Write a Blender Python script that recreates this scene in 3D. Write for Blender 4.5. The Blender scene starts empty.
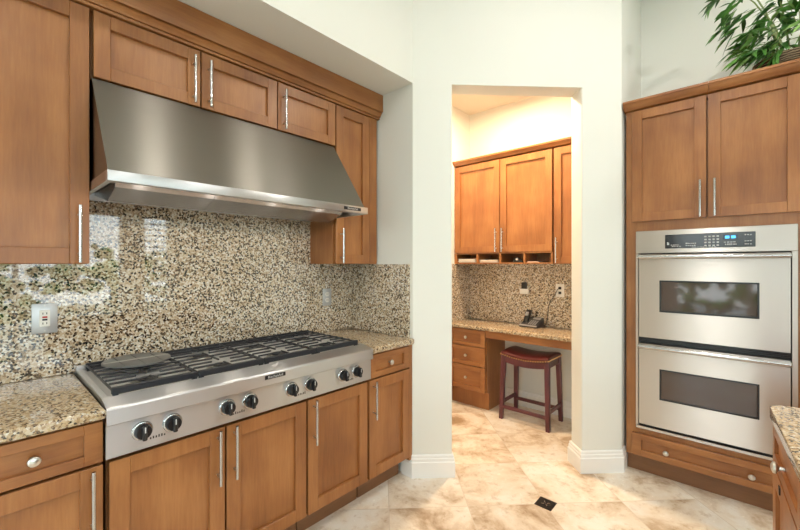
import bpy, bmesh, math, random
from mathutils import Vector, Matrix
random.seed(7)
PI = math.pi
C = bpy.context.scene.collection
S = bpy.context.scene

# ------------------------------------------------------------------ camera
cd = bpy.data.cameras.new('camera'); cam = bpy.data.objects.new('camera', cd); C.objects.link(cam)
cd.sensor_fit = 'HORIZONTAL'; cd.sensor_width = 36.0
cd.lens = 380.0 / 800.0 * 36.0
cd.shift_y = -1.0 / 800.0
cd.clip_start = 0.02
cam.location = (0, 0, 1.40)
cam.rotation_euler = (PI/2, 0, math.radians(42.2))
S.camera = cam

# ------------------------------------------------------------------ world, exposure, big lights
S.view_settings.view_transform = 'Standard'
S.view_settings.look = 'None'
S.view_settings.gamma = 1.0
S.view_settings.use_curve_mapping = False
S.view_settings.exposure = -0.74
S.cycles.use_denoising = True
S.cycles.max_bounces = 10
S.cycles.diffuse_bounces = 6
S.cycles.glossy_bounces = 5
S.cycles.sample_clamp_indirect = 6.0
S.cycles.caustics_reflective = False
S.cycles.caustics_refractive = False

W = bpy.data.worlds.new('sky'); S.world = W; W.use_nodes = True
nt = W.node_tree
bg = nt.nodes['Background']
tc = nt.nodes.new('ShaderNodeTexCoord'); sep = nt.nodes.new('ShaderNodeSeparateXYZ')
rmp = nt.nodes.new('ShaderNodeValToRGB')
nt.links.new(tc.outputs['Generated'], sep.inputs[0]); nt.links.new(sep.outputs['Z'], rmp.inputs[0])
rmp.color_ramp.elements[0].position = 0.0; rmp.color_ramp.elements[0].color = (0.93, 0.97, 1.0, 1)
rmp.color_ramp.elements[1].position = 0.7; rmp.color_ramp.elements[1].color = (0.62, 0.80, 1.0, 1)
nt.links.new(rmp.outputs[0], bg.inputs['Color'])
bg.inputs['Strength'].default_value = 10.5

def area(name, loc, rot, sx, sy, power, color, portal=False, shape='RECTANGLE', spread=PI):
    l = bpy.data.lights.new(name, 'AREA'); l.shape = shape; l.size = sx
    if shape == 'RECTANGLE': l.size_y = sy
    l.energy = power; l.color = color
    if portal: l.cycles.is_portal = True
    else: l.spread = spread
    o = bpy.data.objects.new(name, l); C.objects.link(o); o.location = loc; o.rotation_euler = rot
    return o
# the ceiling cans plus one unseen fill added over the niche (their housings are built with the ceiling further down)
CANS_AND_FILL = [(-0.29, 1.03), (-0.29, 1.91), (-0.29, -0.4), (1.3, 1.5), (1.3, 0.0), (1.3, -1.6), (-0.29, -1.8), (0.8, 2.75)]  # last entry is added fill, brightening the niche wall and plant
CAN_Z = 3.585
for x, y in CANS_AND_FILL:
    area('can_and_fill_lamp', (x, y, CAN_Z - .012), (0, 0, 0), .15, 0, 34 if y > 2.5 else 15, (1.0, .95, .88), shape='DISK')
OFFICE_CANS = [(-1.55, 2.85)]
for x, y in OFFICE_CANS:
    area('office_can_lamp', (x, y, 2.985), (0, 0, 0), .16, 0, 90, (1.0, .72, .46), shape='DISK')
# daylight through the window openings is sampled by portals
area('daylight_portal', (3.19, -0.30, 1.15), (0, PI/2, 0), 2.2, 3.8, 1, (1, 1, 1), portal=True)
area('daylight_portal', (3.19, 2.07, 1.25), (0, PI/2, 0), 2.0, .46, 1, (1, 1, 1), portal=True)
area('daylight_portal', (0.6, -2.99, 1.15), (PI/2, 0, 0), 3.2, 2.2, 1, (1, 1, 1), portal=True)

# ------------------------------------------------------------------ materials
def mat(name):
    m = bpy.data.materials.new(name); m.use_nodes = True
    t = m.node_tree; return m, t, t.nodes['Principled BSDF']
def N(t, typ, **kw):
    n = t.nodes.new(typ)
    for k, v in kw.items():
        if k in n.inputs.keys(): n.inputs[k].default_value = v
        else: setattr(n, k, v)
    return n
def ramp(t, stops, interp='LINEAR'):
    r = t.nodes.new('ShaderNodeValToRGB'); cr = r.color_ramp; cr.interpolation = interp
    while len(cr.elements) < len(stops): cr.elements.new(0.5)
    for e, (p, c) in zip(cr.elements, stops): e.position = p; e.color = (*c, 1)
    return r
def plain(name, col, rough=.5, metal=0.0, spec=.5, emit=None, es=0):
    m, t, b = mat(name)
    b.inputs['Base Color'].default_value = (*col, 1); b.inputs['Roughness'].default_value = rough
    b.inputs['Metallic'].default_value = metal; b.inputs['Specular IOR Level'].default_value = spec
    if emit: b.inputs['Emission Color'].default_value = (*emit, 1); b.inputs['Emission Strength'].default_value = es
    return m
def wood(name, dark, mid, light, grain=(14, 14, 1.1), rough=.34):
    m, t, b = mat(name)
    tc = N(t, 'ShaderNodeTexCoord'); oi = N(t, 'ShaderNodeObjectInfo')
    off = N(t, 'ShaderNodeVectorMath', operation='SCALE'); off.inputs[0].default_value = (7.3, 3.1, 5.7)
    t.links.new(oi.outputs['Random'], off.inputs['Scale'])
    add = N(t, 'ShaderNodeVectorMath', operation='ADD')
    t.links.new(tc.outputs['Object'], add.inputs[0]); t.links.new(off.outputs[0], add.inputs[1])
    mp = N(t, 'ShaderNodeMapping'); mp.inputs['Scale'].default_value = grain
    t.links.new(add.outputs[0], mp.inputs[0])
    n1 = N(t, 'ShaderNodeTexNoise', Scale=1.0, Detail=6.0, Roughness=.6, Distortion=.6)
    t.links.new(mp.outputs[0], n1.inputs['Vector'])
    n2 = N(t, 'ShaderNodeTexNoise', Scale=9.0, Detail=3.0, Roughness=.6)
    t.links.new(mp.outputs[0], n2.inputs['Vector'])
    n3 = N(t, 'ShaderNodeTexNoise', Scale=3.2, Detail=2.0)
    t.links.new(add.outputs[0], n3.inputs['Vector'])
    m1 = N(t, 'ShaderNodeMath', operation='MULTIPLY_ADD'); m1.inputs[1].default_value = .35
    t.links.new(n2.outputs[0], m1.inputs[0])
    m2 = N(t, 'ShaderNodeMath', operation='MULTIPLY'); m2.inputs[1].default_value = .65
    t.links.new(n1.outputs[0], m2.inputs[0]); t.links.new(m2.outputs[0], m1.inputs[2])
    m3 = N(t, 'ShaderNodeMath', operation='MULTIPLY_ADD'); m3.inputs[1].default_value = .45
    t.links.new(n3.outputs[0], m3.inputs[0])
    m4 = N(t, 'ShaderNodeMath', operation='MULTIPLY'); m4.inputs[1].default_value = .55
    t.links.new(m1.outputs[0], m4.inputs[0]); t.links.new(m4.outputs[0], m3.inputs[2])
    r = ramp(t, [(.34, dark), (.49, mid), (.64, light)])
    t.links.new(m3.outputs[0], r.inputs[0]); t.links.new(r.outputs[0], b.inputs['Base Color'])
    b.inputs['Roughness'].default_value = rough
    b.inputs['Coat Weight'].default_value = .12; b.inputs['Coat Roughness'].default_value = .25
    return m
def granite(name, stops, scale=105, rough=.025, tint=None):
    m, t, b = mat(name)
    tc = N(t, 'ShaderNodeTexCoord')
    nz = N(t, 'ShaderNodeTexNoise', Scale=60.0, Detail=2.0)
    t.links.new(tc.outputs['Object'], nz.inputs['Vector'])
    sc = N(t, 'ShaderNodeVectorMath', operation='SCALE'); sc.inputs['Scale'].default_value = .0028
    t.links.new(nz.outputs['Color'], sc.inputs[0])
    ad = N(t, 'ShaderNodeVectorMath', operation='ADD')
    t.links.new(tc.outputs['Object'], ad.inputs[0]); t.links.new(sc.outputs[0], ad.inputs[1])
    v1 = N(t, 'ShaderNodeTexVoronoi', Scale=scale); v2 = N(t, 'ShaderNodeTexVoronoi', Scale=scale*2.1)
    t.links.new(ad.outputs[0], v1.inputs['Vector']); t.links.new(ad.outputs[0], v2.inputs['Vector'])
    s1 = N(t, 'ShaderNodeSeparateColor'); s2 = N(t, 'ShaderNodeSeparateColor')
    t.links.new(v1.outputs['Color'], s1.inputs[0]); t.links.new(v2.outputs['Color'], s2.inputs[0])
    mx = N(t, 'ShaderNodeMath', operation='MULTIPLY_ADD'); mx.inputs[1].default_value = .16
    mm = N(t, 'ShaderNodeMath', operation='MULTIPLY'); mm.inputs[1].default_value = .84
    t.links.new(s1.outputs[0], mm.inputs[0]); t.links.new(s2.outputs[1], mx.inputs[0]); t.links.new(mm.outputs[0], mx.inputs[2])
    r = ramp(t, stops, 'CONSTANT')
    t.links.new(mx.outputs[0], r.inputs[0]); t.links.new(r.outputs[0], b.inputs['Base Color'])
    b.inputs['Roughness'].default_value = rough; b.inputs['Specular IOR Level'].default_value = .95
    return m
def steel(name, col=(.58, .585, .60), rough=.32, aniso=.95, rot=0.25):
    m, t, b = mat(name)
    tc = N(t, 'ShaderNodeTexCoord')
    mp = N(t, 'ShaderNodeMapping'); mp.inputs['Scale'].default_value = (1.5, 1.5, 260)
    t.links.new(tc.outputs['Object'], mp.inputs[0])
    n = N(t, 'ShaderNodeTexNoise', Scale=1.0, Detail=2.0); t.links.new(mp.outputs[0], n.inputs['Vector'])
    mr = N(t, 'ShaderNodeMapRange'); mr.inputs['To Min'].default_value = rough - .02; mr.inputs['To Max'].default_value = rough + .03
    t.links.new(n.outputs[0], mr.inputs[0]); t.links.new(mr.outputs[0], b.inputs['Roughness'])
    b.inputs['Base Color'].default_value = (*col, 1); b.inputs['Metallic'].default_value = 1.0
    b.inputs['Anisotropic'].default_value = aniso; b.inputs['Anisotropic Rotation'].default_value = rot
    tg = N(t, 'ShaderNodeTangent', direction_type='UV_MAP'); tg.uv_map = 'UVMap'
    t.links.new(tg.outputs[0], b.inputs['Tangent'])
    return m
def paint(name, col, bump=.06, rough=.75):
    m, t, b = mat(name)
    b.inputs['Base Color'].default_value = (*col, 1); b.inputs['Roughness'].default_value = rough
    b.inputs['Specular IOR Level'].default_value = .25
    tc = N(t, 'ShaderNodeTexCoord'); n = N(t, 'ShaderNodeTexNoise', Scale=55.0, Detail=3.0)
    t.links.new(tc.outputs['Object'], n.inputs['Vector'])
    bp = N(t, 'ShaderNodeBump', Strength=bump, Distance=.004)
    t.links.new(n.outputs[0], bp.inputs['Height']); t.links.new(bp.outputs[0], b.inputs['Normal'])
    return m
def travertine(name, corner, size):
    m, t, b = mat(name)
    tc = N(t, 'ShaderNodeTexCoord')
    a = math.radians(-45.0)
    rx = corner[0]*math.cos(a) - corner[1]*math.sin(a); ry = corner[0]*math.sin(a) + corner[1]*math.cos(a)
    mp = N(t, 'ShaderNodeMapping'); mp.inputs['Rotation'].default_value = (0, 0, a); mp.inputs['Location'].default_value = (-rx, -ry, 0)
    t.links.new(tc.outputs['Object'], mp.inputs[0])
    sc = N(t, 'ShaderNodeVectorMath', operation='SCALE'); sc.inputs['Scale'].default_value = 1.0/size
    t.links.new(mp.outputs[0], sc.inputs[0])
    fl = N(t, 'ShaderNodeVectorMath', operation='FLOOR'); fr = N(t, 'ShaderNodeVectorMath', operation='FRACTION')
    t.links.new(sc.outputs[0], fl.inputs[0]); t.links.new(sc.outputs[0], fr.inputs[0])
    fxy = N(t, 'ShaderNodeSeparateXYZ'); t.links.new(fl.outputs[0], fxy.inputs[0])
    cmb = N(t, 'ShaderNodeCombineXYZ'); t.links.new(fxy.outputs[0], cmb.inputs[0]); t.links.new(fxy.outputs[1], cmb.inputs[1])
    wn = N(t, 'ShaderNodeTexWhiteNoise', noise_dimensions='3D'); t.links.new(cmb.outputs[0], wn.inputs['Vector'])
    of = N(t, 'ShaderNodeVectorMath', operation='SCALE'); of.inputs['Scale'].default_value = 20.0
    t.links.new(wn.outputs['Color'], of.inputs[0])
    ad = N(t, 'ShaderNodeVectorMath', operation='ADD'); t.links.new(sc.outputs[0], ad.inputs[0]); t.links.new(of.outputs[0], ad.inputs[1])
    n1 = N(t, 'ShaderNodeTexNoise', Scale=1.6, Detail=8.0, Roughness=.62, Distortion=.35)
    n2 = N(t, 'ShaderNodeTexNoise', Scale=9.0, Detail=9.0, Roughness=.72, Distortion=.25)
    for n in (n1, n2): t.links.new(ad.outputs[0], n.inputs['Vector'])
    r1 = ramp(t, [(.32, (.44, .31, .195)), (.41, (.66, .52, .38)), (.49, (.82, .71, .57)), (.62, (.89, .83, .74))])
    t.links.new(n1.outputs[0], r1.inputs[0])
    r2 = ramp(t, [(.33, (.62, .50, .38)), (.46, (1, 1, 1))]); t.links.new(n2.outputs[0], r2.inputs[0])
    mu = N(t, 'ShaderNodeMix', data_type='RGBA', blend_type='MULTIPLY'); mu.inputs[0].default_value = .55
    t.links.new(r1.outputs[0], mu.inputs[6]); t.links.new(r2.outputs[0], mu.inputs[7])
    # tile to tile tone
    mr = N(t, 'ShaderNodeMapRange'); mr.inputs['To Min'].default_value = .88; mr.inputs['To Max'].default_value = 1.06
    t.links.new(wn.outputs['Value'], mr.inputs[0])
    vs = N(t, 'ShaderNodeVectorMath', operation='SCALE'); t.links.new(mu.outputs[2], vs.inputs[0]); t.links.new(mr.outputs[0], vs.inputs['Scale'])
    # grout
    sx = N(t, 'ShaderNodeSeparateXYZ'); t.links.new(fr.outputs[0], sx.inputs[0])
    ds = []
    for k in (0, 1):
        s_ = N(t, 'ShaderNodeMath', operation='SUBTRACT'); s_.inputs[1].default_value = .5; t.links.new(sx.outputs[k], s_.inputs[0])
        q = N(t, 'ShaderNodeMath', operation='ABSOLUTE'); t.links.new(s_.outputs[0], q.inputs[0]); ds.append(q)
    mxx = N(t, 'ShaderNodeMath', operation='MAXIMUM'); t.links.new(ds[0].outputs[0], mxx.inputs[0]); t.links.new(ds[1].outputs[0], mxx.inputs[1])
    gt = N(t, 'ShaderNodeMath', operation='GREATER_THAN'); gt.inputs[1].default_value = .4945; t.links.new(mxx.outputs[0], gt.inputs[0])
    mg = N(t, 'ShaderNodeMix', data_type='RGBA'); mg.inputs[7].default_value = (.66, .56, .44, 1)
    t.links.new(gt.outputs[0], mg.inputs[0]); t.links.new(vs.outputs[0], mg.inputs[6])
    t.links.new(mg.outputs[2], b.inputs['Base Color'])
    rr = N(t, 'ShaderNodeMapRange'); rr.inputs['To Min'].default_value = .16; rr.inputs['To Max'].default_value = .34
    t.links.new(n2.outputs[0], rr.inputs[0]); t.links.new(rr.outputs[0], b.inputs['Roughness'])
    return m
M = {}
M['wood'] = wood('honey_maple', (.21, .075, .022), (.31, .122, .037), (.41, .178, .058))
M['woodh'] = wood('honey_maple_crosscut', (.21, .075, .022), (.31, .122, .037), (.41, .178, .058), grain=(1.3, 1.3, 16))
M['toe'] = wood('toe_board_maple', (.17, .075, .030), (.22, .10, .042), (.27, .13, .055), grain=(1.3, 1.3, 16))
GS = [(0, (.018, .015, .014)), (.17, (.11, .078, .05)), (.28, (.32, .225, .135)), (.42, (.52, .41, .28)), (.62, (.64, .56, .435)), (.82, (.74, .71, .64))]
M['granite'] = granite('speckled_granite', GS, 138)
GT = [(0, (.025, .02, .016)), (.14, (.17, .11, .06)), (.27, (.37, .255, .14)), (.45, (.48, .36, .215)), (.68, (.54, .445, .31)), (.88, (.62, .58, .49))]
M['granite_top'] = granite('granite_lit_tan', GT, 138, rough=.10)  # same granite as the splash; tan look of lit tops put into colour
M['steel'] = steel('brushed_steel')
M['steel_hood'] = steel('brushed_hood_steel', (.28, .26, .23), .33, 1.0, .25)
M['steel_pan'] = steel('brushed_pan_steel', (.42, .42, .44), .25, .9, .25)
M['steel_oven'] = steel('brushed_oven_steel', (.57, .525, .49), .31, 1.0, .25)
M['chrome'] = plain('polished_steel', (.50, .50, .50), .20, 1.0)
M['nickel'] = plain('satin_nickel', (.66, .64, .60), .28, 1.0)
M['iron'] = plain('cast_iron', (.013, .015, .020), .38)
M['black'] = plain('black_plastic', (.012, .012, .014), .28)
M['blackgap'] = plain('black_gasket', (.006, .006, .007), .7)
M['disc'] = plain('grey_burner_cover', (.16, .16, .155), .36, .3)
M['discline'] = plain('light_burner_cover_line', (.42, .41, .38), .4, .3)
M['glass_dark'] = plain('dark_oven_glass', (.075, .050, .040), .05, 0, .7)
M['display'] = plain('black_glass_display', (.008, .008, .009), .12)
M['digits'] = plain('blue_display_digits', (.1, .5, .9), .4, emit=(.12, .62, 1.0), es=1.6)
M['white_print'] = plain('grey_print', (.55, .55, .55), .5)
M['dark_print'] = plain('dark_print', (.05, .05, .05), .5)
M['wall'] = paint('pale_wall_paint', (.765, .775, .73))
M['officewall'] = paint('office_wall_paint', (.82, .78, .69))
M['ceil'] = paint('white_ceiling_paint', (.84, .84, .81))
M['trim'] = plain('white_trim_paint', (.86, .86, .84), .35)
M['floor'] = travertine('travertine_tiles', (-.861, 2.215), .4572)
M['tileblack'] = plain('black_stone_inset', (.016, .014, .013), .3)
M['leather'] = plain('burgundy_leather', (.105, .017, .015), .34)
M['mahogany'] = wood('dark_cherry', (.06, .012, .018), (.10, .022, .030), (.145, .038, .046), rough=.3)
M['brass'] = plain('brass_nailheads', (.80, .56, .28), .28, 1.0)
M['whiteplastic'] = plain('white_plastic', (.82, .80, .75), .35)
M['phonegrey'] = plain('silver_phone_plastic', (.42, .42, .43), .35, .4)
M['phonedark'] = plain('dark_phone_plastic', (.045, .045, .05), .35, .2)
M['paper'] = plain('white_paper', (.80, .78, .74), .8)
M['paper_pink'] = plain('tan_paper', (.66, .50, .38), .8)
M['red'] = plain('red_button', (.55, .03, .02), .4)
M['slot'] = plain('dark_slot', (.02, .02, .02), .6)
M['lamp'] = plain('lamp_lens', (1, .95, .85), .4, emit=(1, .9, .76), es=9)
M['hoodlens'] = plain('hood_lamp_lens', (1, .9, .7), .4, emit=(1, .86, .66), es=2.5)
def glassmat():
    m, t, b = mat('window_glass')
    out = t.nodes['Material Output']; t.nodes.remove(b)
    tr = N(t, 'ShaderNodeBsdfTransparent'); tr.inputs[0].default_value = (.95, .98, .97, 1)
    gl = N(t, 'ShaderNodeBsdfGlossy', Roughness=.0); mx = N(t, 'ShaderNodeMixShader'); mx.inputs[0].default_value = .06
    t.links.new(tr.outputs[0], mx.inputs[1]); t.links.new(gl.outputs[0], mx.inputs[2]); t.links.new(mx.outputs[0], out.inputs[0])
    return m
M['glass'] = glassmat()
def leafmat():
    m, t, b = mat('bamboo_leaf')
    g = N(t, 'ShaderNodeNewGeometry')
    r = ramp(t, [(0, (.020, .075, .012)), (.5, (.06, .19, .03)), (.85, (.14, .34, .06)), (1, (.30, .48, .16))])
    t.links.new(g.outputs['Random Per Island'], r.inputs[0]); t.links.new(r.outputs[0], b.inputs['Base Color'])
    b.inputs['Roughness'].default_value = .38
    return m
M['leaf'] = leafmat()
M['stem'] = plain('bamboo_stem', (.16, .22, .06), .5)
def basketmat():
    m, t, b = mat('woven_wicker')
    tc = N(t, 'ShaderNodeTexCoord'); w = N(t, 'ShaderNodeTexWave', Scale=26.0, Distortion=3.0)
    w.bands_direction = 'Z'
    t.links.new(tc.outputs['Object'], w.inputs['Vector'])
    r = ramp(t, [(.1, (.07, .045, .025)), (.8, (.34, .25, .15))]); t.links.new(w.outputs[0], r.inputs[0])
    t.links.new(r.outputs[0], b.inputs['Base Color']); b.inputs['Roughness'].default_value = .8
    bp = N(t, 'ShaderNodeBump', Strength=.8, Distance=.01); t.links.new(w.outputs[0], bp.inputs['Height']); t.links.new(bp.outputs[0], b.inputs['Normal'])
    return m
M['basket'] = basketmat()
M['hedge'] = leafmat(); M['hedge'].name = 'hedge_leaf'
M['patio'] = plain('patio_concrete', (.62, .58, .52), .8)
M['rust'] = plain('brown_stone', (.30, .22, .16), .6)

# ------------------------------------------------------------------ mesh helpers
class MB:
    def __init__(s): s.bm = bmesh.new(); s.mi = 0
    def _tag(s, before):
        for f in s.bm.faces:
            if f not in before: f.material_index = s.mi
    def box(s, x0, x1, y0, y1, z0, z1, bev=0.0, seg=1, rot=None, piv=None):
        before = set(s.bm.faces) if s.mi else ()
        r = bmesh.ops.create_cube(s.bm, size=1.0); vs = r['verts']
        bmesh.ops.scale(s.bm, vec=(abs(x1-x0), abs(y1-y0), abs(z1-z0)), verts=vs)
        bmesh.ops.translate(s.bm, vec=((x0+x1)/2, (y0+y1)/2, (z0+z1)/2), verts=vs)
        if bev:
            es = list({e for v in vs for e in v.link_edges})
            r = bmesh.ops.bevel(s.bm, geom=es, offset=bev, segments=seg, profile=.5, affect='EDGES')
            vs = list({v for f in r['faces'] for v in f.verts} | {v for v in vs if v.is_valid})
        if rot is not None:
            bmesh.ops.rotate(s.bm, cent=piv or ((x0+x1)/2, (y0+y1)/2, (z0+z1)/2), matrix=rot, verts=vs)
        if s.mi: s._tag(before)
        return vs
    def cyl(s, p0, p1, r0, r1=None, n=16, cap=True):
        before = set(s.bm.faces) if s.mi else ()
        p0, p1 = Vector(p0), Vector(p1); r1 = r0 if r1 is None else r1
        d = (p1-p0); q = d.to_track_quat('Z', 'Y'); L = d.length
        res = bmesh.ops.create_cone(s.bm, cap_ends=cap, segments=n, radius1=r0, radius2=r1, depth=L)
        for v in res['verts']: v.co = q @ (v.co + Vector((0, 0, L/2))) + p0
        if s.mi: s._tag(before)
    def tube(s, pts, r, n=8):
        pts = [Vector(p) for p in pts]; rings = []
        for i, p in enumerate(pts):
            d = (pts[min(i+1, len(pts)-1)] - pts[max(i-1, 0)]).normalized()
            q = d.to_track_quat('Z', 'Y'); rr = r[i] if isinstance(r, (list, tuple)) else r
            rings.append([s.bm.verts.new(q @ Vector((rr*math.cos(2*PI*k/n), rr*math.sin(2*PI*k/n), 0)) + p) for k in range(n)])
        for a, b in zip(rings, rings[1:]):
            for k in range(n): s.bm.faces.new((a[k], a[(k+1) % n], b[(k+1) % n], b[k])).material_index = s.mi
        s.bm.faces.new(rings[0][::-1]).material_index = s.mi; s.bm.faces.new(rings[-1]).material_index = s.mi
    def prism(s, poly, fn, h0, h1):
        """poly: 2-D outline; fn(a, b, h) -> world point"""
        lo = [s.bm.verts.new(fn(a, b, h0)) for a, b in poly]; hi = [s.bm.verts.new(fn(a, b, h1)) for a, b in poly]
        n = len(poly); fs = [s.bm.faces.new(lo), s.bm.faces.new(hi)]
        for i in range(n): fs.append(s.bm.faces.new((lo[i], lo[(i+1) % n], hi[(i+1) % n], hi[i])))
        for f in fs: f.material_index = s.mi
    def lathe(s, prof, c, axis='z', n=24):
        """prof: (radius, height) pairs from c along axis (a vector or z)"""
        ax = Vector((0, 0, 1)) if axis == 'z' else Vector(axis).normalized()
        q = ax.to_track_quat('Z', 'Y'); c = Vector(c); rings = []
        for r, h in prof:
            if r < 1e-6: rings.append([s.bm.verts.new(c + ax*h)])
            else: rings.append([s.bm.verts.new(c + q @ Vector((r*math.cos(2*PI*k/n), r*math.sin(2*PI*k/n), h))) for k in range(n)])
        for a, b in zip(rings, rings[1:]):
            for k in range(n):
                k2 = (k+1) % n
                vs = [a[k % len(a)], a[k2 % len(a)], b[k2 % len(b)], b[k % len(b)]]
                u = []
                for v in vs:
                    if v not in u: u.append(v)
                if len(u) > 2:
                    try: s.bm.faces.new(u).material_index = s.mi
                    except ValueError: pass
        for ring, rev in ((rings[0], True), (rings[-1], False)):
            if len(ring) > 2: s.bm.faces.new(ring[::-1] if rev else ring).material_index = s.mi
    def sweep(s, path, prof):
        """2-D path swept with profile (offset to the right of travel, z)"""
        P = [Vector(p) for p in path]; rows = []
        for i, p in enumerate(P):
            ds = []
            if i > 0: ds.append((P[i]-P[i-1]).normalized())
            if i < len(P)-1: ds.append((P[i+1]-P[i]).normalized())
            ns = [Vector((d.y, -d.x)) for d in ds]
            nn = sum(ns, Vector((0, 0))).normalized(); k = 1.0/max(.3, nn.dot(ns[0]))
            rows.append([s.bm.verts.new((p.x+nn.x*o*k, p.y+nn.y*o*k, z)) for o, z in prof])
        m = len(prof)
        for a, b in zip(rows, rows[1:]):
            for k in range(m): s.bm.faces.new((a[k], a[(k+1) % m], b[(k+1) % m], b[k]))
        s.bm.faces.new(rows[0]); s.bm.faces.new(rows[-1][::-1])
    def build(s, name, m, parent=None, smooth=32, subsurf=0):
        bm = s.bm
        bmesh.ops.recalc_face_normals(bm, faces=bm.faces[:])
        o0 = Vector((0, 0, 0)); p = parent
        while p is not None: o0 += p.location; p = p.parent
        bm.normal_update()
        uv = bm.loops.layers.uv.new('UVMap')
        for f in bm.faces:
            n = f.normal
            for l in f.loops:
                c = l.vert.co
                if abs(n.z) > .9: l[uv].uv = (c.y, c.x)
                elif abs(n.x) > abs(n.y): l[uv].uv = (c.y, c.z + c.x*.5)
                else: l[uv].uv = (c.x, c.z + c.y*.5)
        if o0.length: bmesh.ops.translate(bm, vec=-o0, verts=bm.verts[:])
        me = bpy.data.meshes.new(name); bm.to_mesh(me); bm.free()
        for mm in (m if isinstance(m, (list, tuple)) else [m]): me.materials.append(mm)
        if smooth:
            me.shade_smooth(); me.set_sharp_from_angle(angle=math.radians(smooth))
        o = bpy.data.objects.new(name, me); C.objects.link(o); o.parent = parent
        if subsurf:
            sm = o.modifiers.new('s', 'SUBSURF'); sm.levels = subsurf; sm.render_levels = subsurf
        return o
def thing(name, loc, label, cat, group=None):
    o = bpy.data.objects.new(name, None); C.objects.link(o); o.location = loc; o.empty_display_size = .05
    return tag(o, label, cat, group)
def tag(o, label, cat, group=None):
    o['label'] = label; o['category'] = cat
    if group: o['group'] = group
    return o
def struct(o): o['kind'] = 'structure'; return o
Wxyz = lambda a, b, h: (a, b, h)

# frames: 'L' = fronts that face +x (u runs along y, d is x); 'R' = fronts that face -y (u runs along x, d is -y)
def fb(mb, fr, u0, u1, d0, d1, z0, z1, bev=0.0, seg=1):
    if fr == 'L': return mb.box(d0, d1, u0, u1, z0, z1, bev, seg)
    return mb.box(u0, u1, -d1, -d0, z0, z1, bev, seg)
def fp(fr, u, d, z): return (d, u, z) if fr == 'L' else (u, -d, z)
def fn_axis(fr): return (1, 0, 0) if fr == 'L' else (0, -1, 0)
def bar_handle(parent, fr, u, d, z0, z1, r=.0062):
    h = MB(); h.cyl(fp(fr, u, d+.032, z0), fp(fr, u, d+.032, z1), r, n=14)
    hb = h.build('handle', M['chrome'], parent)
    for z in (z0+.035, z1-.035):
        p = MB(); p.cyl(fp(fr, u, d-.002, z), fp(fr, u, d+.030, z), .0045, n=10); p.build('handle', M['nickel'], parent).name = 'handle_post'
    return hb
def knob(parent, fr, u, d, z, r=.016, name='knob'):
    k = MB(); k.lathe([(.0, -.001), (.007, -.001), (.0062, .010), (r*.85, .015), (r, .019), (r*.92, .025), (r*.55, .0285), (0, .0295)], fp(fr, u, d, z), fn_axis(fr), 20)
    return k.build(name, M['nickel'], parent)
def shaker(parent, fr, u0, u1, z0, z1, d, name='door', rail=.058, wood_='wood', rz=None):
    rz = rz or rail; t = .021; b = .0016
    m = MB()
    fb(m, fr, u0, u0+rail, d-t, d, z0, z1, b); fb(m, fr, u1-rail, u1, d-t, d, z0, z1, b)
    fb(m, fr, u0+rail, u1-rail, d-t, d-.0004, z0, z0+rz, b); fb(m, fr, u0+rail, u1-rail, d-t, d-.0004, z1-rz, z1, b)
    do = m.build(name, M[wood_], parent)
    q = MB(); fb(q, fr, u0+rail-.004, u1-rail+.004, d-t+.001, d-.0160, z0+rz-.004, z1-rz+.004)
    q.build('panel', M[wood_], do)
    return do
def carcass(parent, fr, u0, u1, d0, d1, z0, z1, mk='wood', name='body'):
    m = MB(); fb(m, fr, u0, u1, d0, d1, z0, z1, .001); return m.build(name, M[mk], parent)

# ------------------------------------------------------------------ the room shell
def bstruct(name, boxes, m):
    b = MB()
    for q in boxes: b.box(*q)
    return struct(b.build(name, m, None, smooth=0))
XW, XS = -2.234, -1.615
b = MB(); b.box(-2.5, 3.4, -3.2, 3.8, -.08, 0); struct(b.build('floor', M['floor'], None, 0))
bstruct('wall_left', [(-2.40, XW, -3.2, 3.72, 0, 3.7)], M['wall'])
bstruct('wall_soffit', [(XW, XS, -3.0, 1.905, 2.589, 3.7)], M['wall'])
def rounded(poly, rad, n=5):
    out = []
    for i, p in enumerate(poly):
        r = rad.get(i, 0); p = Vector(p)
        if not r: out.append(tuple(p)); continue
        a = (Vector(poly[i-1])-p).normalized(); c = (Vector(poly[(i+1) % len(poly)])-p).normalized()
        ang = a.angle(c); L = r/math.tan(ang/2); bis = (a+c).normalized(); cen = p + bis*(r/math.sin(ang/2))
        s0 = p + a*L - cen; s1 = p + c*L - cen
        for k in range(n+1):
            v = (s0*(1-k/n) + s1*(k/n)).normalized()*r + cen; out.append((v.x, v.y))
    return out
A_, B_, C_, D_ = (XW, 1.905), (XS, 1.905), (-1.430, 2.090), (-1.5325, 2.1925)
E_, F_ = (-1.675, 2.05), (XW, 2.05)
G_, H_, J_, K_ = (-.81, 2.71), (-.615, 2.905), (-.9125, 2.8125), (-.735, 2.99)
b = MB(); TOPD = 2.585
left = [A_, B_, C_, D_, E_, F_]; right = [G_, H_, (-.615, 3.60), (-.735, 3.60), K_, J_]
b.prism(rounded(left, {2: .011, 3: .011}), Wxyz, 0, TOPD)
b.prism(rounded(right, {0: .011, 5: .011, 1: .009}), Wxyz, 0, TOPD)
b.prism([A_, B_, C_, G_, H_, (-.615, 3.60), (-.735, 3.60), K_, J_, D_, E_, F_], Wxyz, TOPD, 3.7)
struct(b.build('wall_doorway', M['wall'], None, 20))
bstruct('wall_back', [(-2.40, 3.4, 3.60, 3.72, 0, 3.7)], M['wall'])
bstruct('wall_niche', [(-.615, 3.4, 3.555, 3.60, 0, 3.7)], M['wall'])
WIN_E = [(-2.2, 1.60, .05, 2.25), (1.84, 2.30, .25, 2.25)]
bx = [(3.2, 3.36, -3.2, -2.2, 0, 3.7), (3.2, 3.36, 1.60, 1.84, 0, 3.7), (3.2, 3.36, 2.30, 3.72, 0, 3.7)]
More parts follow.
